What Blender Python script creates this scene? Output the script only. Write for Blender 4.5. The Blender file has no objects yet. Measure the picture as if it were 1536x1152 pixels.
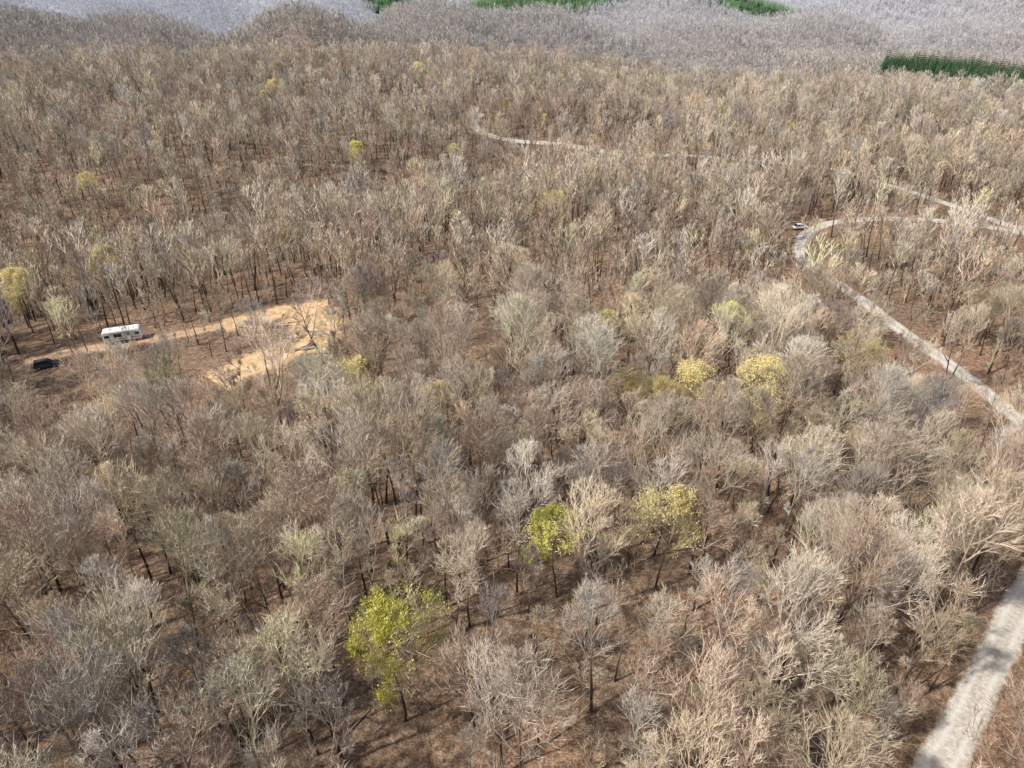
import bpy, bmesh, math, random, time
import numpy as np
from mathutils import Vector, Matrix
scene=bpy.context.scene
rng=np.random.default_rng(11)

# ------------------------------------------------------------ terrain
def sstep(a,b,x):
    t=np.clip((x-a)/(b-a),0,1); return t*t*(3-2*t)
def height(x,y):
    x=np.asarray(x,float); y=np.asarray(y,float)
    near=1.2*np.sin(x/61+1.0)*np.sin(y/73)+0.9*np.sin(x/37+y/49)
    near=near-(20+7*sstep(-60,-120,x))*np.exp(-((y-268-0.5*x)/36)**2)*sstep(75,-5,x)
    near=near+3*np.exp(-((y-200)/30)**2-((x)/60)**2)
    near=near+9*np.exp(-((y-410)/55)**2-((x+120)/150)**2)
    near=near-7*np.exp(-((y-285)/30)**2-((x-190)/60)**2)
    near=near-15*np.exp(-((y-400-0.3*x)/26)**2)*sstep(30,110,x)
    edge=480-0.66*np.maximum(x,0)+30*np.sin(x/120+0.5)
    k=sstep(edge-20,edge+220,y)
    xx=x+60*np.sin(y/240); yy=y+70*np.sin(x/260+1)
    far=-66+17*np.sin(xx/75+yy/260)+13*np.sin(xx/130-yy/170+2)+8*np.sin(xx/31+yy/53)
    far=far+54*np.exp(-((yy-820)/110)**2)*sstep(0,-260,x)
    far=far+(40+13*np.sin(x/68+1))*np.exp(-((yy-1050-0.12*x)/105)**2)
    far=far+(70+12*np.sin(x/110))*np.exp(-((yy-1500+0.15*x)/150)**2)
    far=far+80*np.exp(-((yy-2100)/260)**2)+105*sstep(2300,3000,y)
    g=np.exp(-((y-770)/110)**2-((x-440)/150)**2); far=far*(1-g)+(-38+0.06*(y-770))*g
    return near*(1-k)+far*k
def hz(x,y): return float(height(x,y))

# ------------------------------------------------------------ materials
def newmat(name):
    m=bpy.data.materials.new(name); m.use_nodes=True
    nt=m.node_tree; b=nt.nodes['Principled BSDF']; b.inputs['Roughness'].default_value=0.9
    b.inputs['Specular IOR Level'].default_value=0.1
    return m,nt,b
def N(nt,t,**k):
    n=nt.nodes.new(t)
    for a,v in k.items(): setattr(n,a,v)
    return n
def ramp(nt,stops,interp='LINEAR'):
    r=N(nt,'ShaderNodeValToRGB'); cr=r.color_ramp; cr.interpolation=interp
    while len(cr.elements)<len(stops): cr.elements.new(0.5)
    for e,(p,c) in zip(cr.elements,stops): e.position=p; e.color=(*c,1)
    return r
def mixc(nt,a,b,f,blend='MIX'):
    m=N(nt,'ShaderNodeMix',data_type='RGBA',blend_type=blend)
    for s,v in ((m.inputs[0],f),(m.inputs[6],a),(m.inputs[7],b)):
        if hasattr(v,'links'): nt.links.new(v,s)
        elif isinstance(v,(int,float)): s.default_value=v
        else: s.default_value=(*v,1)
    return m.outputs[2]
def noise(nt,scale,detail=4,rough=.6,vec=None):
    n=N(nt,'ShaderNodeTexNoise'); n.inputs['Scale'].default_value=scale
    n.inputs['Detail'].default_value=detail; n.inputs['Roughness'].default_value=rough
    if vec is None:
        g=N(nt,'ShaderNodeNewGeometry'); vec=g.outputs['Position']
    nt.links.new(vec,n.inputs['Vector']); return n.outputs['Fac']
def mth(nt,op,a,b=0.0,clamp=False):
    m=N(nt,'ShaderNodeMath',operation=op); m.use_clamp=clamp
    for s,v in ((m.inputs[0],a),(m.inputs[1],b)):
        if hasattr(v,'links'): nt.links.new(v,s)
        else: s.default_value=v
    return m.outputs[0]
def attr(nt,name):
    a=N(nt,'ShaderNodeAttribute',attribute_name=name); return a.outputs['Fac']
def haze_depth(nt,y0,y1):  # ramp along y, drives the aerial haze painted into base colours
    g=N(nt,'ShaderNodeNewGeometry'); s=N(nt,'ShaderNodeSeparateXYZ'); nt.links.new(g.outputs['Position'],s.inputs[0])
    mr=N(nt,'ShaderNodeMapRange'); mr.inputs[1].default_value=y0; mr.inputs[2].default_value=y1
    nt.links.new(s.outputs[1],mr.inputs[0]); return mr.outputs[0]
def plain(name,col,rough=.6,var=.12,scale=3,metal=0):
    m,nt,b=newmat(name); b.inputs['Roughness'].default_value=rough; b.inputs['Metallic'].default_value=metal
    tc=N(nt,'ShaderNodeTexCoord'); n=noise(nt,scale,5,.6,tc.outputs['Object'])
    r=ramp(nt,[(.3,tuple(c*(1-var) for c in col)),(.7,tuple(min(1,c*(1+var)) for c in col))]); nt.links.new(n,r.inputs[0]); nt.links.new(r.outputs[0],b.inputs['Base Color'])
    return m

def bark_material(name,palette,dark=(0.062,0.045,0.034),far=None):
    m,nt,b=newmat(name)
    oi=N(nt,'ShaderNodeObjectInfo')
    f=mth(nt,'FRACT',mth(nt,'ADD',oi.outputs['Random'],attr(nt,'trnd')))
    r=ramp(nt,palette); nt.links.new(f,r.inputs[0])
    f2=mth(nt,'FRACT',mth(nt,'MULTIPLY',f,7.31))
    val=ramp(nt,[(0,(.66,.66,.66)),(1,(1.3,1.3,1.3))]); nt.links.new(f2,val.inputs[0])
    c=mixc(nt,r.outputs[0],val.outputs[0],1.0,'MULTIPLY')
    c=mixc(nt,c,dark,attr(nt,'thick'))
    if far:  # aerial haze painted into the bark: paler, then bluer with distance
        c=mixc(nt,c,(.50,.47,.45),mth(nt,'MULTIPLY',haze_depth(nt,250,800),.45))
        c=mixc(nt,c,far,mth(nt,'MULTIPLY',haze_depth(nt,760,1500),.82))
    nt.links.new(c,b.inputs['Base Color'])
    return m
pal=[(0.0,(.57,.475,.345)),(.14,(.54,.47,.375)),(.28,(.44,.335,.255)),(.42,(.62,.53,.38)),(.53,(.48,.425,.37)),(.61,(.74,.68,.57)),(.68,(.53,.40,.30)),(.79,(.41,.315,.25)),(.87,(.41,.37,.345)),(.95,(.58,.54,.35)),(1,(.54,.43,.32))]
MB=bark_material('hardwood_bark',pal)
MBF=bark_material('hazed_bark',pal,far=(.63,.65,.72))  # same bark palette, with distance haze mixed into its colour
MBY=bark_material('budding_bark',[(0,(.50,.42,.22)),(1,(.46,.42,.26))])
def leaf_material(name,stops):
    m,nt,b=newmat(name)
    r=ramp(nt,stops); nt.links.new(attr(nt,'lrnd'),r.inputs[0])
    nt.links.new(r.outputs[0],b.inputs['Base Color'])
    tr=N(nt,'ShaderNodeBsdfTranslucent'); nt.links.new(r.outputs[0],tr.inputs[0])
    mx=N(nt,'ShaderNodeMixShader'); mx.inputs[0].default_value=.35
    out=nt.nodes['Material Output']
    nt.links.new(b.outputs[0],mx.inputs[1]); nt.links.new(tr.outputs[0],mx.inputs[2]); nt.links.new(mx.outputs[0],out.inputs[0])
    return m
ML_G=leaf_material('spring_leaf_green',[(0,(.50,.51,.09)),(.5,(.76,.73,.19)),(1,(.90,.85,.38))])
ML_Y=leaf_material('spring_leaf_yellow',[(0,(.64,.53,.24)),(.5,(.82,.71,.36)),(1,(.92,.83,.52))])
ML_P=leaf_material('pine_needle',[(0,(.012,.05,.024)),(.5,(.028,.10,.038)),(1,(.06,.17,.06))])
ML_PL=leaf_material('hazed_pine_needle',[(0,(.16,.29,.16)),(.5,(.25,.41,.22)),(1,(.34,.49,.29))])  # paler greens for the far stands, haze put into the needle colour

# ------------------------------------------------------------ tree meshes
class MB_:
    def __init__(s): s.V=[];s.F=[];s.T=[];s.R=[];s.L=[];s.M=[];s.rnd=0.0
    def tube(s,pts,rads,sides):
        d=pts[-1]-pts[0]
        u=d.orthogonal().normalized(); w=d.cross(u).normalized()
        n=len(pts); b=len(s.V)
        cs=[(math.cos(2*math.pi*k/sides),math.sin(2*math.pi*k/sides)) for k in range(sides)]
        for i in range(n-1):
            p=pts[i];r=rads[i];th=min(1.0,max(0,(r-0.03)/0.10))
            for c,sn in cs:
                s.V.append(p+u*(r*c)+w*(r*sn)); s.T.append(th); s.R.append(s.rnd); s.L.append(0)
        s.V.append(pts[-1]); s.T.append(0);s.R.append(s.rnd);s.L.append(0)
        for i in range(n-2):
            for k in range(sides):
                a=b+i*sides+k; c=b+i*sides+(k+1)%sides
                s.F.append((a,c,c+sides,a+sides)); s.M.append(0)
        tip=len(s.V)-1; o=b+(n-2)*sides
        for k in range(sides): s.F.append((o+k,o+(k+1)%sides,tip)); s.M.append(0)
    def twig(s,p,q,r,R):
        d=(q-p).normalized(); u=d.orthogonal().normalized(); w=d.cross(u); a=R.random()*6.28
        o=(u*math.cos(a)+w*math.sin(a))*r; b=len(s.V)
        for v in (p-o,p+o,q): s.V.append(v); s.T.append(0); s.R.append(s.rnd); s.L.append(0)
        s.F.append((b,b+1,b+2)); s.M.append(0)
    def leaf(s,p,size,R,mat=1):
        a=Vector((R.gauss(0,1),R.gauss(0,1),R.gauss(0,1))).normalized(); c=a.orthogonal().normalized(); b=len(s.V)
        l=R.random()
        for q in (p+a*size,p+c*size*.6,p-a*size,p-c*size*.6):
            s.V.append(q); s.T.append(0); s.R.append(s.rnd); s.L.append(l)
        s.F.append((b,b+1,b+2,b+3)); s.M.append(mat)
    def mesh(s,name,mats):
        me=bpy.data.meshes.new(name); me.from_pydata([tuple(v) for v in s.V],[],s.F)
        for m in mats: me.materials.append(m)
        me.polygons.foreach_set('material_index',s.M)
        for nm,d in (('thick',s.T),('trnd',s.R),('lrnd',s.L)):
            a=me.attributes.new(nm,'FLOAT','POINT'); a.data.foreach_set('value',d)
        me.update(); return me

def grow_tree(B,R,H,CR,n1,n2,n3,n4,tw,org=Vector((0,0,0)),base=.45,leaf=None,sc=1.0,lean=.045,tk=1.55):
    hc=H*(base+1)/2+0.4; ra=CR; rb=H-hc
    def reach(p,d):
        q=p-org; q=Vector((q.x/ra,q.y/ra,(q.z-hc)/rb)); e=Vector((d.x/ra,d.y/ra,d.z/rb))
        a=e.dot(e); b=q.dot(e); c=q.dot(q)-1
        D=b*b-a*c
        if D<=0: return 1.0
        return max(.5,(-b+math.sqrt(D))/a)
    def path(p,d,L,n,wig,trop):
        pts=[p]
        for i in range(n):
            d=(d+Vector((R.gauss(0,wig),R.gauss(0,wig),R.gauss(0,wig)+trop))).normalized()
            p=p+d*(L/n); pts.append(p)
        return pts
    def at(pts,t):
        f=t*(len(pts)-1); i=min(int(f),len(pts)-2)
        return pts[i].lerp(pts[i+1],f-i),(pts[i+1]-pts[i]).normalized()
    def child(d,ang,az):
        u=d.orthogonal().normalized(); w=d.cross(u)
        return (d*math.cos(ang)+(u*math.cos(az)+w*math.sin(az))*math.sin(ang)).normalized()
    r0=H*.0105*sc
    tp=path(org.copy()+Vector((0,0,-.5)),Vector((R.gauss(0,lean),R.gauss(0,lean),1)).normalized(),H*.93,8,.055,.04)
    tr=[r0*(1-.85*(i/8)**.85) for i in range(9)]; tr[0]*=1.3
    B.tube(tp,tr,5 if n4 else 4)
    az=R.random()*6.28; irr=R.uniform(.62,.9)
    for i in range(n1):
        t=base*.9+(1-base*.9)*((i+.5)/n1)**.9*0.97
        p,d=at(tp,t); az+=2.4+R.gauss(0,.4)
        k=(t-base)/(1-base)
        d1=child(Vector((0,0,1)),math.radians(48-31*k+R.gauss(0,9)),az)
        L=reach(p,(d1+Vector((0,0,.2))).normalized())*R.uniform(irr,1.1)
        rr=max(tw*1.5,(r0*.50*(1-.55*k))*R.uniform(.8,1.15))
        nb=5 if n4 else 3
        lp=path(p,d1,L,nb,.08,.09); B.tube(lp,[max(tw,rr*(1-.85*j/nb)) for j in range(nb+1)],4 if n4 else 3)
        for j in range(n2):
            t2=.18+.82*(j+.5)/n2
            p2,dd=at(lp,t2); d2=child(dd,math.radians(R.uniform(20,42)),j*2.4+R.random()); d2.z+=.18; d2.normalize()
            L2=min(L*.6*(1.15-.4*t2),reach(p2,d2))*R.uniform(.75,1.2)
            if not n3:
                B.twig(p2,p2+d2*L2+Vector((0,0,.3)),tw*tk,R)
                continue
            r2=max(tw*1.3,rr*.33)
            p2s=path(p2,d2,L2,3,.08,.06); B.tube(p2s,[r2,r2*.75,r2*.5,tw],3)
            for k3 in range(n3):
                t3=.2+.8*(k3+.5)/n3
                p3,d3=at(p2s,t3); d3=child(d3,math.radians(R.uniform(18,42)),k3*2.4+R.random()*2); d3.z+=.2; d3.normalize()
                L3=max(.6,min(L2*.65,reach(p3,d3)*1.15)*R.uniform(.75,1.2))
                if not n4:
                    B.twig(p3,p3+d3*L3+Vector((0,0,.12)),tw*tk,R)
                    if leaf:
                        for _ in range(leaf[0]): B.leaf(p3+d3*L3*R.uniform(.3,1.1)+Vector((R.gauss(0,.2),R.gauss(0,.2),R.gauss(0,.2))),leaf[1]*R.uniform(.6,1.3),R)
                    continue
                B.tube([p3,p3+d3*L3+Vector((0,0,.15))],[tw*1.5,0],3)
                for k4 in range(n4):
                    t4=.15+.75*(k4+.5)/n4
                    p4=p3+d3*L3*t4; d4=child(d3,math.radians(R.uniform(16,40)),k4*2.4+R.random()*2); d4.z+=.18; d4.normalize()
                    L4=max(.4,L3*R.uniform(.45,.8))
                    B.twig(p4,p4+d4*L4,tw*tk,R)
                    if leaf:
                        for _ in range(leaf[0]): B.leaf(p4+d4*L4*R.uniform(.3,1.1)+Vector((R.gauss(0,.16),R.gauss(0,.16),R.gauss(0,.16))),leaf[1]*R.uniform(.6,1.3),R)

near_me=[];mid_me=[]
NV=16
for i in range(NV):
    R=random.Random(100+i); B=MB_(); H=R.uniform(16.5,22.5); CR=2.1+3.1*((i*5)%NV)/(NV-1); bs=R.uniform(.36,.58)
    grow_tree(B,R,H,CR,10 if CR>3.2 else 9,7 if CR>4 else 6,6,4,.0172,base=bs)
    near_me.append(B.mesh('hardwood_near_%02d'%i,[MB]))
    R=random.Random(300+i); B=MB_()
    grow_tree(B,R,H,CR,9,6,4,0,.048,base=bs)
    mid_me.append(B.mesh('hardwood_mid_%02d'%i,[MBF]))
clump_me=[]
for i in range(8):
    R=random.Random(500+i); B=MB_()
    for cx in range(3):
        for cy in range(3):
            B.rnd=R.random()*.6
            s=R.uniform(.62,1.18)
            grow_tree(B,R,19*s,R.uniform(3.2,4.8)*s,7,6,0,0,.13,org=Vector((-5.6+cx*5.6+R.gauss(0,1.2),-5.6+cy*5.6+R.gauss(0,1.2),0)))
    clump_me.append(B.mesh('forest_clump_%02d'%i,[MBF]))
leafy={}
for key,args in {'green':(ML_G,6,.125),'yellow':(ML_Y,4,.12),'sparse':(ML_G,1,.10)}.items():
    lst=[]
    for i in range(3):
        R=random.Random(700+i+len(key)); B=MB_()
        grow_tree(B,R,17+i,4.6+.4*i,12,7,6,4,.016,base=.36,leaf=(args[1],args[2]))
        lst.append(B.mesh('leafing_%s_%02d'%(key,i),[MBY if key=='yellow' else MB,args[0]]))
    leafy[key]=lst
fl=[]
for i in range(3):
    R=random.Random(800+i); B=MB_()
    grow_tree(B,R,17+i,4,9,6,4,0,.04,base=.42,leaf=(3,.3)); fl.append(B.mesh('leafing_far_%02d'%i,[MBY,ML_Y]))
def pine(B,R,org,H,W):
    B.tube([org,org+Vector((0,0,H))],[.2,0],4)
    n=11
    for i in range(n):
        k=i/n; z=H*(.14+.84*k); r=W*(1-k)**.8+.25
        for j in range(6):
            a=j*1.047+i*.5+R.gauss(0,.15); q=Vector((math.cos(a),math.sin(a),0)); s=Vector((-q.y,q.x,0))
            rr=r*R.uniform(.75,1.15); c=org+Vector((0,0,z)); b=len(B.V); l=min(1,max(0,R.gauss(.35+.3*k,.2)))
            for v in (c,c+q*rr*.6+s*rr*.35+Vector((0,0,-.1)),c+q*rr+Vector((0,0,R.uniform(-.5,.1))),c+q*rr*.6-s*rr*.35+Vector((0,0,.1))):
                B.V.append(v);B.T.append(0);B.R.append(0);B.L.append(l)
            B.F.append((b,b+1,b+2,b+3));B.M.append(1)
pine_me=[];ypine_me=[]
for i in range(4):
    R=random.Random(900+i);B=MB_();pine(B,R,Vector((0,0,0)),R.uniform(11,18),2.8);pine_me.append(B.mesh('pine_%02d'%i,[MB,ML_P]))
    R=random.Random(950+i);B=MB_()
    for cx in range(4):
        for cy in range(4): pine(B,R,Vector((-6+cx*4+R.gauss(0,.5),-6+cy*4+R.gauss(0,.5),0)),R.uniform(12,18),2.7)
    ypine_me.append(B.mesh('pine_clump_%02d'%i,[MB,ML_PL]))
shrub_me=[]
for i in range(5):
    R=random.Random(1000+i);B=MB_();grow_tree(B,R,R.uniform(4,9),R.uniform(1.2,2.3),7,5,3,0,.021,base=.2,sc=.8);shrub_me.append(B.mesh('understory_%02d'%i,[MB]))

# ------------------------------------------------------------ features in plan (metres, x east, y north)
roads={
 'A':[(35,32),(42,38.9),(47.6,44),(53.4,49.8),(60.3,56.6),(67,63.3),(77.1,72.3),(91.6,83.9)],
 'B':[(91.6,83.9),(93.4,93.9),(94.1,105.7),(93.6,116.9),(91.9,128.7),(88.9,143.5),(86.4,159.5),(83.3,173.2),(81,181.6),(82.4,191.8),(89.5,204.8),(100.5,213.6),(116.7,217.2),(133,216),(145.1,211.3),(158.1,202.2)],
 'C':[(170,180),(163.2,192.1),(158.1,202.2),(154.1,212.3),(149.4,226.4),(145.3,241),(141.5,262),(135.5,284),(117.3,291),(94,294.5),(65.3,303.5),(39.3,322),(19,328.5),(1,330),(-10,336),(-17,347),(-18,358),(-15,369)],
}
trk=[(-104,130),(-96,134),(-84,137),(-73,141),(-64,145),(-58,149),(-52,151),(-44,153)]
spur=[(-49,151),(-46,143),(-46,136),(-50,130),(-54,125),(-59,119)]
spur2=[(-46,151),(-43,140),(-43,130)]

def catmull(pts,step=2.0):
    pts=[np.array(p,float) for p in pts]; pts=[2*pts[0]-pts[1]]+pts+[2*pts[-1]-pts[-2]]
    out=[]
    for i in range(1,len(pts)-2):
        p0,p1,p2,p3=pts[i-1:i+3]; n=max(2,int(np.linalg.norm(p2-p1)/step))
        for k in range(n):
            t=k/n; out.append(.5*((2*p1)+(-p0+p2)*t+(2*p0-5*p1+4*p2-p3)*t*t+(-p0+3*p1-3*p2+p3)*t**3))
    out.append(pts[-2]); return np.array(out)
def ribbon(name,line,width,mat,zoff=.12,jit=.12,w1=None):
    n=len(line); tan=np.gradient(line,axis=0); tan/=np.linalg.norm(tan,axis=1)[:,None]+1e-9
    nor=np.stack([-tan[:,1],tan[:,0]],1); K=11; V=[];F=[];E=[]
    for i in range(n):
        wob=rng.normal(0,jit,2); wd=width if w1 is None else width+(w1-width)*min(1,i/45)
        for k in range(K):
            s=(k/(K-1))*2-1; w=wd/2+(wob[0] if s<0 else wob[1])
            q=line[i]+nor[i]*s*w; V.append((q[0],q[1],hz(q[0],q[1])+zoff+.04*(1-s*s)-(.1 if abs(s)>.99 else 0))); E.append(s)
    for i in range(n-1):
        for k in range(K-1):
            a=i*K+k; F.append((a,a+1,a+K+1,a+K))
    me=bpy.data.meshes.new(name); me.from_pydata(V,[],F); me.materials.append(mat)
    at=me.attributes.new('edge','FLOAT','POINT'); at.data.foreach_set('value',E)
    for p in me.polygons: p.use_smooth=True
    o=bpy.data.objects.new(name,me); scene.collection.objects.link(o)
    if me.polygons[0].normal.z<0: me.flip_normals()
    return o
def litter_color(nt):
    n1=noise(nt,.035,4); n2=noise(nt,1.1,6,.75); n3=noise(nt,4.5,3,.7)
    r=ramp(nt,[(.34,(.042,.031,.025)),(.43,(.11,.075,.054)),(.51,(.215,.150,.108)),(.59,(.36,.268,.20)),(.69,(.60,.50,.40))])
    nt.links.new(mth(nt,'ADD',mth(nt,'MULTIPLY',n2,.5),mth(nt,'MULTIPLY',n3,.5)),r.inputs[0])
    r2=ramp(nt,[(.35,(.80,.83,.80)),(.65,(1.15,1.02,.93))]); nt.links.new(n1,r2.inputs[0])
    c=mixc(nt,r.outputs[0],r2.outputs[0],1.0,'MULTIPLY')
    c=mixc(nt,c,(.19,.175,.17),mth(nt,'MULTIPLY',haze_depth(nt,250,800),.6))  # distance haze painted into the litter: greyer here, bluer further out
    return mixc(nt,c,(.27,.28,.32),mth(nt,'MULTIPLY',haze_depth(nt,760,1500),.85)),n2
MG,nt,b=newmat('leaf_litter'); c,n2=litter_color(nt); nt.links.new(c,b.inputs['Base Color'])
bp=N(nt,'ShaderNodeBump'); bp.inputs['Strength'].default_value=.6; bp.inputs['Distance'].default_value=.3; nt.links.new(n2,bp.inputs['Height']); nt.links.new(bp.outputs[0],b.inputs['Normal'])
def track_mat(name,cols,edge0,track=.5,ns=1.6,ragged=1.0):
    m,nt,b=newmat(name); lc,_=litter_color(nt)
    n=noise(nt,ns,7,.75); r=ramp(nt,[(.32,cols[0]),(.5,cols[1]),(.68,cols[2])]); nt.links.new(n,r.inputs[0])
    e=mth(nt,'ABSOLUTE',attr(nt,'edge'))
    w=mth(nt,'ABSOLUTE',mth(nt,'SUBTRACT',e,.42)); wt=mth(nt,'SUBTRACT',1.0,mth(nt,'MULTIPLY',w,4.5),True)
    c=mixc(nt,r.outputs[0],cols[2],mth(nt,'MULTIPLY',wt,track))
    f=mth(nt,'ADD',e,mth(nt,'MULTIPLY',mth(nt,'SUBTRACT',noise(nt,.7,6,.75),.5),ragged))
    f=mth(nt,'MULTIPLY',mth(nt,'SUBTRACT',f,edge0),4.0,True)
    c=mixc(nt,c,lc,f); nt.links.new(c,b.inputs['Base Color']); return m
MR=track_mat('gravel',[(.31,.275,.23),(.46,.42,.365),(.66,.63,.58)],.72,.6,2.2,.9)
MD=track_mat('orange_clay',[(.27,.17,.10),(.54,.37,.21),(.80,.60,.38)],.60,.2,.7,2.0)
MD2=track_mat('dirt_track_soil',[(.26,.17,.11),(.42,.28,.18),(.58,.42,.29)],.46,.25,1.6,1.5)
L={k:catmull(v) for k,v in roads.items()}
ribbon('gravel_road',np.concatenate([L['A'],L['B'][1:]]),4.7,MR,.14,w1=4.3)
ribbon('gravel_road',L['C'],4.8,MR,.20)
LT=catmull(trk);LS=catmull(spur);LS2=catmull(spur2)
ribbon('dirt_track',LT[:int(len(LT)*.72)],6,MD2,.12)
ribbon('dirt_clearing',LT[int(len(LT)*.60):],10,MD,.17,.4)
ribbon('dirt_clearing',LS,13.0,MD,.22,.5)
ribbon('dirt_clearing',LS2,13.0,MD,.27,.5)

# ------------------------------------------------------------ ground sheet
def axis(a,b,step,far,growth):
    v=list(np.arange(a,b+.1,step)); s=step
    while v[-1]<far: s=min(s*growth,120 if v[-1]>3200 else 30); v.append(v[-1]+s)
    return v
xp=axis(0,320,4,7000,1.10); xs=np.array(sorted([-q for q in xp[1:]]+xp))
ya=axis(0,720,4,9500,1.05); yb=axis(0,120,6,1500,1.2); ys=np.array(sorted([-q for q in yb[1:]]+ya))
X,Y=np.meshgrid(xs,ys); Z=height(X,Y)
nx=len(xs);ny=len(ys)
V=np.stack([X.ravel(),Y.ravel(),Z.ravel()],1)
ii=(np.arange(ny-1)[:,None]*nx+np.arange(nx-1)[None,:]).ravel()
F=np.stack([ii,ii+1,ii+nx+1,ii+nx],1)
me=bpy.data.meshes.new('ground'); me.from_pydata(V.tolist(),[],F.tolist()); me.materials.append(MG)
me.polygons.foreach_set('use_smooth',[True]*len(me.polygons))
go=bpy.data.objects.new('ground',me); scene.collection.objects.link(go)

# ------------------------------------------------------------ scatter
def proto_coll(name,meshes):
    c=bpy.data.collections.new(name)
    for i,m in enumerate(meshes): c.objects.link(bpy.data.objects.new('%s_%02d'%(name,i),m))
    return c
def instancer(name,pts,rotz,scl,idx,coll,tilt=0.03):
    n=len(pts); me=bpy.data.meshes.new(name); me.from_pydata(pts.tolist(),[],[])
    rot=np.zeros((n,3)); rot[:,2]=rotz; rot[:,:2]=rng.normal(0,tilt,(n,2))
    a=me.attributes.new('rot','FLOAT_VECTOR','POINT'); a.data.foreach_set('vector',rot.ravel())
    a=me.attributes.new('scl','FLOAT_VECTOR','POINT'); a.data.foreach_set('vector',scl.ravel())
    a=me.attributes.new('idx','INT','POINT'); a.data.foreach_set('value',idx.astype(int).tolist())
    o=bpy.data.objects.new(name,me); scene.collection.objects.link(o)
    ng=bpy.data.node_groups.new(name,'GeometryNodeTree')
    ng.interface.new_socket('Geometry',in_out='INPUT',socket_type='NodeSocketGeometry')
    ng.interface.new_socket('Geometry',in_out='OUTPUT',socket_type='NodeSocketGeometry')
    nd=ng.nodes; gi=nd.new('NodeGroupInput'); go=nd.new('NodeGroupOutput'); ip=nd.new('GeometryNodeInstanceOnPoints')
    ci=nd.new('GeometryNodeCollectionInfo'); ci.inputs['Collection'].default_value=coll
    ci.inputs['Separate Children'].default_value=True; ci.inputs['Reset Children'].default_value=True
    lk=ng.links.new; lk(gi.outputs[0],ip.inputs['Points']); lk(ci.outputs[0],ip.inputs['Instance']); ip.inputs['Pick Instance'].default_value=True
    for nm,ty,sock in (('rot','FLOAT_VECTOR','Rotation'),('scl','FLOAT_VECTOR','Scale'),('idx','INT','Instance Index')):
        q=nd.new('GeometryNodeInputNamedAttribute'); q.data_type=ty; q.inputs['Name'].default_value=nm
        lk([s for s in q.outputs if s.enabled][0],ip.inputs[sock])
    lk(ip.outputs[0],go.inputs[0])
    md=o.modifiers.new('scatter','NODES'); md.node_group=ng
    return o
def jgrid(y0,y1,cell,jit=.5,kx=.80,mx=32):
    out=[]
    for y in np.arange(y0,y1,cell):
        h=kx*(max(y,0)*.85+42)+mx
        x=np.arange(-h,h,cell); p=np.stack([x,np.full_like(x,y)],1)+rng.uniform(-jit,jit,(len(x),2))*cell
        out.append(p)
    return np.concatenate(out)
def dist_line(p,line):
    d=np.full(len(p),1e9)
    for q in line[::2]:
        d=np.minimum(d,(p[:,0]-q[0])**2+(p[:,1]-q[1])**2)
    return np.sqrt(d)
lines_all=[L['A'],L['B'],L['C']]
CAMPER=(-86,138); CARW=(88,208); CARD=(-98,128)
def keep_mask(p):
    n=len(p); m=np.ones(n,bool); x,y=p[:,0],p[:,1]
    op=np.sin(x/19+1.3*np.sin(y/31))*np.sin(y/23+1.1*np.sin(x/27))
    m&=~((op>.5)&(rng.random(n)<.34))
    m&=~((np.hypot((x-5)/42,(y-162)/22)<1)&(rng.random(n)<.32))
    for l in lines_all: m&=dist_line(p,l)>3.8
    for l,ss,pr in ((L['A'],(6,),.3),(L['B'],(6,12,18,24,30),.52),(L['C'][:48],(6,12,18,25,32),.60),(L['C'][48:],(6,14,22),.34)):
        for s in ss:
            c=l*(1-s/np.linalg.norm(l,axis=1))[:,None]
            m&=~((dist_line(p,c)<4.5)&(rng.random(n)<pr))
    m&=dist_line(p,LT)>4.0; m&=dist_line(p,LS)>6.0; m&=dist_line(p,LS2)>6.2
    for l,ss,pr in ((LS,(7,14,21),.78),(LS2,(8,16),.7),(LT[-18:],(6,12,18),.66),(LT,(6,12,18),.32)):
        for s in ss:
            c=l*(1-s/np.linalg.norm(l,axis=1))[:,None]
            m&=~((dist_line(p,c)<5)&(rng.random(n)<pr))
    for c,r in ((CAMPER,7.2),(CARD,6.0),(CARW,5)):
        c=np.array(c)
        for s in (0,7,14,21,28,35):
            q=c*(1-s/np.hypot(*c)); m&=np.hypot(x-q[0],y-q[1])>r
    return m
def in_poly(p,poly):
    x,y=p[:,0],p[:,1]; c=np.zeros(len(p),bool); n=len(poly)
    for i in range(n):
        x1,y1=poly[i]; x2,y2=poly[(i+1)%n]
        c^=((y1>y)!=(y2>y))&(x<(x2-x1)*(y-y1)/(y2-y1+1e-9)+x1)
    return c
st1=[(358,742),(380,680),(405,610),(430,560),(600,575),(590,740),(472,768),(395,815)]
st2=[(-280,1460),(-190,1350),(-90,1300),(-20,1280),(60,1290),(120,1265),(225,1300),(290,1350),(200,1460),(-120,1490)]
st3=[(290,1310),(320,1245),(400,1225),(450,1250),(520,1235),(560,1280),(540,1370),(330,1385)]
def stand(name,poly,cell,meshes,s0):
    a=np.array(poly); x0,y0=a.min(0); x1,y1=a.max(0)
    gx,gy=np.meshgrid(np.arange(x0,x1,cell),np.arange(y0,y1,cell)); p=np.stack([gx.ravel(),gy.ravel()],1)+rng.normal(0,.6 if cell<8 else 1.5,(gx.size,2))
    p=p[in_poly(p,poly)]; n=len(p)
    if n==0: return
    z=height(p[:,0],p[:,1]); s=rng.uniform(.8,1.15,n)*s0
    instancer(name,np.column_stack([p,z]),rng.uniform(0,6.28,n),np.stack([s]*3,1),rng.integers(0,len(meshes),n),proto_coll(name+'_source',meshes),.02)
stand('pine_plantation',st1,3.8,pine_me,1.2)
stand('distant_pine_stand',st2,14,ypine_me,1.0)
stand('distant_pine_stand',st3,14,ypine_me,1.0)
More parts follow.
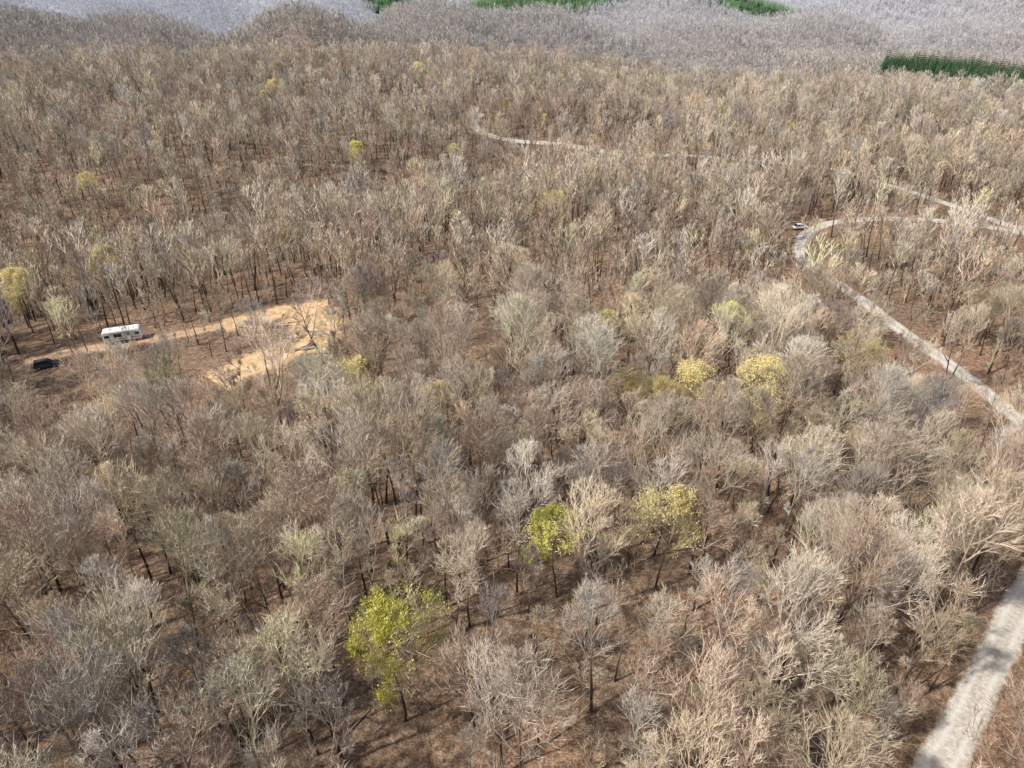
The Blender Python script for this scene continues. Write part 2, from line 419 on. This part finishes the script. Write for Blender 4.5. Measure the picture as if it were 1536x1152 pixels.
def not_pine(p): return ~(in_poly(p,st1)|in_poly(p,st2)|in_poly(p,st3))

SP=[(-12,47,'green',1.12),(6,64,'green',.78),(-27,101,'yellow',.76),(19,65,'yellow',1.0),(24,94,'yellow',.85),(20,99,'yellow',.75),(29,98,'yellow',.95),
 (41,96,'yellow',1.0),(59,104,'sparse',1.0),(18,122,'sparse',.8),(40,117,'sparse',1.0),(11,185,'sparse',.9),(-62,284,'green',.8),(-101,165,'yellow',.8),
 (-145,241,'yellow',.7),(-111,145,'yellow',.9),(118,309,'green',.7),(-12,99,'yellow',.6),(-47,392,'yellow',1.0),(-113,359,'yellow',.9),(-229,337,'yellow',.8),(-155,318,'yellow',.8),(-24,290,'sparse',.9),(28,41,'sparse',.3)]
def place(name,me,x,y,s,rz,sz=None):
    o=bpy.data.objects.new(name,me); o.location=(x,y,hz(x,y)-.1); o.rotation_euler=(random.gauss(0,.035),random.gauss(0,.035),rz); o.scale=(s,s,sz or s)
    scene.collection.objects.link(o); return o
random.seed(5)
for i,(x,y,k,s) in enumerate(SP):
    place('spring_leafing_tree',leafy[k][i%3],x,y,s,random.random()*6.28)
def not_spec(p):
    m=np.ones(len(p),bool)
    for q in SP:
        c=np.array(q[:2],float)
        for s,r in ((0,4.5),(6,4.2),(11,3.6)):
            e=c*(1-s/np.hypot(*c)); m&=np.hypot(p[:,0]-e[0],p[:,1]-e[1])>r*q[3]
    return m
p=jgrid(12,92,4.25); p=p[keep_mask(p)&not_spec(p)]
for q in p:
    s=random.choice((random.uniform(.45,.8),random.uniform(.75,1.1),random.uniform(.85,1.16)))
    place('bare_hardwood_tree',near_me[random.randrange(NV)],q[0],q[1],s*random.uniform(.88,1.1),random.random()*6.28,s)
def scat(name,p,meshes,s0,s1,zo=-.1):
    n=len(p); z=height(p[:,0],p[:,1])+zo; s=rng.uniform(s0,s1,n); sx=s*rng.uniform(.88,1.14,n)
    instancer(name,np.column_stack([p,z]),rng.uniform(0,6.28,n),np.stack([sx,sx,s],1),rng.integers(0,len(meshes),n),proto_coll(name+'_source',meshes))
p=jgrid(92,135,4.25); scat('hardwood_forest',p[keep_mask(p)&not_spec(p)],near_me,.5,1.14)
p=jgrid(135,480,4.5); scat('hardwood_forest',p[keep_mask(p)&not_spec(p)&not_pine(p)],mid_me,.5,1.16)
p=jgrid(480,2900,16,.2,.78,40); scat('distant_forest',p[not_pine(p)],clump_me,.8,1.15,-.8)
p=jgrid(15,300,5.0,.5); p=p[rng.random(len(p))<.5]
m=np.ones(len(p),bool)
for l in lines_all+[LT,LS,LS2]: m&=dist_line(p,l)>3.8
scat('understory_shrubs',p[m],shrub_me,.6,1.2)
p=jgrid(170,480,38,.5); p=p[rng.random(len(p))<.24]; scat('leafing_forest_trees',p[keep_mask(p)&not_pine(p)],fl,.6,.95)

# ------------------------------------------------------------ logs
MLG=plain('weathered_log',(.40,.35,.29),.85,.35,1.5); MLC=plain('cut_wood',(.62,.48,.30),.8,.15,4); MLF=plain('fallen_bark',(.20,.16,.12),.9,.35,1.5)
def logs_mesh(name,items,loc,mat=None):
    V=[];F=[];M=[]
    for (x,y,z,a,tilt,ln,r) in items:
        d=Vector((math.cos(a)*math.cos(tilt),math.sin(a)*math.cos(tilt),math.sin(tilt))); u=Vector((-math.sin(a),math.cos(a),0)); w=d.cross(u)
        b=len(V); p=Vector((x,y,z))
        for i in range(4):
            rr=r*(1-.12*i)
            c=p+d*(ln*(i/3-.5))+u*random.gauss(0,.04)
            for k in range(8): V.append(c+u*rr*math.cos(k*.785)+w*rr*math.sin(k*.785))
        for i in range(3):
            for k in range(8): F.append((b+i*8+k,b+i*8+(k+1)%8,b+i*8+8+(k+1)%8,b+i*8+8+k)); M.append(0)
        F.append(tuple(b+k for k in range(7,-1,-1))); M.append(1); F.append(tuple(b+24+k for k in range(8))); M.append(1)
    me=bpy.data.meshes.new(name); me.from_pydata([tuple(v) for v in V],[],F); me.materials.append(mat or MLG); me.materials.append(MLC)
    me.polygons.foreach_set('material_index',M)
    o=bpy.data.objects.new(name,me); o.location=loc; scene.collection.objects.link(o); return o
def pile(x,y,a,n,spread,ln=5.5):
    it=[]
    for i in range(n):
        r=random.uniform(.11,.22); it.append((random.gauss(0,spread),random.gauss(0,spread*.6),.2+r+.2*(i%3),a+random.gauss(0,.35),random.gauss(0,.03),random.uniform(.4,1.1)*ln,r))
    logs_mesh('log_pile',it,(x,y,hz(x,y)+.1))
pile(-54,143,.35,12,1.9,6); pile(-60,144,.5,8,1.6,5); pile(-44,132,.9,9,1.3,4.5); pile(-42,121,.7,8,1.6,6); pile(-43,139,-.5,7,1.4,3.5); pile(-50,138,.1,6,1.6,5)
it=[]
for i in range(150):
    y=random.uniform(25,210); x=random.uniform(-1,1)*(y*.7+30)
    pp=np.array([[x,y]])
    if min(dist_line(pp,l)[0] for l in lines_all+[LT])<6: continue
    r=random.uniform(.07,.15); it.append((x,y,hz(x,y)+r+.02,random.uniform(0,6.28),0.0,random.uniform(2.5,7),r))
logs_mesh('fallen_logs',it,(0,0,0),MLF)

# ------------------------------------------------------------ vehicles
WH=plain('white_gelcoat',(.80,.80,.78),.35,.03); GL=plain('dark_window',(.03,.035,.04),.1,.1); RB=plain('tyre_rubber',(.03,.03,.03),.9,.1)
GRY=plain('grey_trim',(.35,.36,.38),.5,.05); STR=plain('maroon_graphic',(.22,.10,.09),.4,.05); ST=plain('steel',(.5,.5,.5),.4,.05,metal=.6)
DK=plain('dark_paint',(.06,.07,.085),.3,.1); RED=plain('tail_lamp',(.4,.02,.02),.3,.05); CW=plain('white_paint',(.80,.80,.80),.3,.03)
def part(parent,name,me,mat):
    me.materials.append(mat); o=bpy.data.objects.new(name,me); scene.collection.objects.link(o); o.parent=parent; return o
def box(parent,name,c,s,mat,bev=.02,taper=None):
    bm=bmesh.new(); bmesh.ops.create_cube(bm,size=1)
    for v in bm.verts:
        if taper and v.co.z>0: v.co.x*=taper[0]; v.co.y*=taper[1]
        v.co=Vector((v.co.x*s[0]+c[0],v.co.y*s[1]+c[1],v.co.z*s[2]+c[2]))
    if bev: bmesh.ops.bevel(bm,geom=bm.edges[:],offset=bev,segments=2,affect='EDGES')
    me=bpy.data.meshes.new(name); bm.to_mesh(me); bm.free(); return part(parent,name,me,mat)
def extr(parent,name,prof,y0,y1,mat,bev=.06,inset=0.0,zin=9):
    bm=bmesh.new(); n=len(prof)
    def yy(y,z): return y-math.copysign(inset,y) if z>zin else y
    a=[bm.verts.new((x,yy(y0,z),z)) for x,z in prof]; b_=[bm.verts.new((x,yy(y1,z),z)) for x,z in prof]
    bm.faces.new(a); bm.faces.new(b_[::-1])
    for i in range(n): bm.faces.new((a[i],b_[i],b_[(i+1)%n],a[(i+1)%n]))
    bmesh.ops.recalc_face_normals(bm,faces=bm.faces)
    if bev: bmesh.ops.bevel(bm,geom=bm.edges[:],offset=bev,segments=2,affect='EDGES')
    me=bpy.data.meshes.new(name); bm.to_mesh(me); bm.free(); return part(parent,name,me,mat)
def wheel(parent,name,x,y,r,w):
    bm=bmesh.new(); bmesh.ops.create_cone(bm,cap_ends=True,segments=20,radius1=r,radius2=r,depth=w,matrix=Matrix.Translation((x,y,r))@Matrix.Rotation(math.pi/2,4,'X'))
    me=bpy.data.meshes.new(name); bm.to_mesh(me); bm.free(); part(parent,name,me,RB)
    bm=bmesh.new(); bmesh.ops.create_cone(bm,cap_ends=True,segments=16,radius1=r*.58,radius2=r*.58,depth=w+.03,matrix=Matrix.Translation((x,y,r))@Matrix.Rotation(math.pi/2,4,'X'))
    me=bpy.data.meshes.new(name+'_hub'); bm.to_mesh(me); bm.free(); part(parent,name+'_hub',me,ST)
def root(name,x,y,rz,zo=.14):
    e=bpy.data.objects.new(name,None); e.location=(x,y,hz(x,y)+zo); e.rotation_euler=(0,0,rz); scene.collection.objects.link(e); return e
C=root('camper_trailer',CAMPER[0],CAMPER[1],math.radians(20),.16)
extr(C,'body',[(-3.9,.62),(3.55,.62),(3.95,1.3),(3.9,2.2),(3.45,3.05),(-3.7,3.12),(-3.95,2.9)],-1.22,1.22,WH,.09)
box(C,'roof_membrane',(-.15,0,3.115),(6.6,2.2,.05),plain('roof_rubber',(.72,.73,.74),.7,.08),.01)
box(C,'lower_skirt',(-.1,-1.232,.85),(7.0,.02,.34),GRY,0); box(C,'stripe',(0,-1.234,1.30),(7.2,.02,.16),STR,0); box(C,'swoosh',(1.9,-1.236,2.62),(2.0,.02,.10),GRY,0)
for i,(x,z,w,h) in enumerate([(-3.1,2.1,.9,.62),(-.9,2.1,1.5,.7),(2.9,2.15,.8,.6)]):
    box(C,'window_frame_%d'%i,(x,-1.235,z),(w+.12,.03,h+.12),GRY,0); box(C,'window_%d'%i,(x,-1.245,z),(w,.03,h),GL,0)
box(C,'door',(1.2,-1.24,1.72),(.75,.04,1.95),GRY,.01); box(C,'door_panel',(1.2,-1.255,1.72),(.66,.03,1.86),WH,.01); box(C,'door_window',(1.2,-1.27,2.25),(.4,.03,.45),GL,0)
box(C,'step',(1.2,-1.5,.4),(.7,.45,.06),ST,.01)
box(C,'air_conditioner',(.4,0,3.29),(1.0,.75,.32),WH,.08,(.8,.8)); box(C,'roof_vent_1',(-2.3,.2,3.2),(.45,.45,.13),GRY,.03); box(C,'roof_vent_2',(2.4,-.3,3.18),(.4,.4,.13),GRY,.03)
box(C,'awning',(-.6,-1.33,2.93),(4.6,.16,.14),GRY,.03)
box(C,'rear_window',(-3.955,0,2.2),(.03,1.1,.6),GL,0)
for i,(x,y) in enumerate([(-.9,-1.05),(0,-1.05),(-.9,1.05),(0,1.05)]): wheel(C,'wheel_%d'%i,x,y,.36,.24)
box(C,'wheel_arch',(-.45,-1.25,.72),(1.95,.05,.26),DK,.01)
for s in (-1,1): box(C,'hitch_arm_%d'%s,(4.45,s*.42,.55),(1.5,.1,.12),ST,.01)
box(C,'hitch_coupler',(5.1,0,.55),(.4,.9,.12),ST,.02); box(C,'gas_bottles',(4.3,0,.85),(.35,.7,.55),WH,.1); box(C,'jack',(4.9,0,.4),(.08,.08,.9),ST,.01)
for i,(x,y) in enumerate([(-3.5,-.9),(-3.5,.9),(3.3,-.9),(3.3,.9)]): box(C,'stabiliser_%d'%i,(x,y,.25),(.1,.1,.72),ST,.01)
def car(name,x,y,rz,paint,suv=False,zo=.3):
    c=root(name,x,y,rz,zo); h=1.72 if suv else 1.46; bl=.98 if suv else .88; L_=2.3
    extr(c,'body',[(-L_,.34),(L_,.34),(L_+.05,.62),(L_-.12,bl-.16),(1.15,bl),(-1.9 if not suv else -2.2,bl+.04),(-L_,bl-.08),(-L_-.05,.6)],-.9,.9,paint,.07)
    cab=[(1.2,bl-.02),(.45,h-.05),(.2,h),(-1.1,h),(-1.3 if not suv else -2.0,h-.06),(-2.0 if not suv else -2.25,bl)]
    extr(c,'cabin_glass',cab,-.82,.82,GL,.05,.14,bl+.1)
    box(c,'roof',(-.42 if not suv else -.8,0,h+.005),(1.55 if not suv else 2.5,1.28,.06),paint,.025)
    for i,xx in enumerate([.78,-.35,-1.55 if not suv else -2.05]):
        for s in (-1,1): box(c,'pillar_%d_%d'%(i,s),(xx,s*.765,(bl+h)/2),(.09,.06,h-bl),paint,.01)
    for i,(a,b_) in enumerate([(1.42,-.82),(1.42,.82),(-1.4,-.82),(-1.4,.82)]): wheel(c,'wheel_%d'%i,a,b_,.34,.22)
    for s in (-1,1):
        box(c,'headlamp_%d'%s,(L_-.02,s*.62,.68),(.12,.36,.14),ST,.02); box(c,'tail_lamp_%d'%s,(-L_-.01,s*.66,.76),(.1,.3,.16),RED,.02); box(c,'mirror_%d'%s,(.75,s*.98,bl+.08),(.16,.18,.12),paint,.03)
    box(c,'front_bumper',(L_+.02,0,.46),(.14,1.7,.2),GRY,.03); box(c,'rear_bumper',(-L_-.03,0,.46),(.14,1.7,.2),GRY,.03)
    return c
car('parked_car',CARW[0],CARW[1],math.radians(12),CW,False,.3)
car('parked_car',CARD[0],CARD[1],math.radians(25),DK,True,.08)

# ------------------------------------------------------------ light, camera
SE=48;az=-118
S=Vector((math.sin(math.radians(az))*math.cos(math.radians(SE)),math.cos(math.radians(az))*math.cos(math.radians(SE)),math.sin(math.radians(SE))))
ld=bpy.data.lights.new('sun','SUN'); ld.energy=5; ld.angle=math.radians(1.5); ld.color=(1,.955,.87)
lo=bpy.data.objects.new('sun',ld); lo.rotation_euler=S.to_track_quat('Z','Y').to_euler(); scene.collection.objects.link(lo)
w=bpy.data.worlds.new('World'); scene.world=w; w.use_nodes=True; nt=w.node_tree
sk=nt.nodes.new('ShaderNodeTexSky'); sk.sky_type='NISHITA'; sk.sun_disc=False; sk.sun_elevation=math.radians(SE); sk.sun_rotation=math.radians(az); sk.dust_density=3
bg=nt.nodes['Background']; nt.links.new(sk.outputs[0],bg.inputs[0]); bg.inputs[1].default_value=.145
cd=bpy.data.cameras.new('camera'); cd.sensor_width=36; cd.lens=24.77; cd.clip_end=20000; cd.clip_start=.5
co=bpy.data.objects.new('camera',cd); co.location=(0,0,75); co.rotation_euler=(math.radians(58),0,0); scene.collection.objects.link(co); scene.camera=co
scene.view_settings.view_transform='Standard'; scene.view_settings.look='None'; scene.view_settings.exposure=0
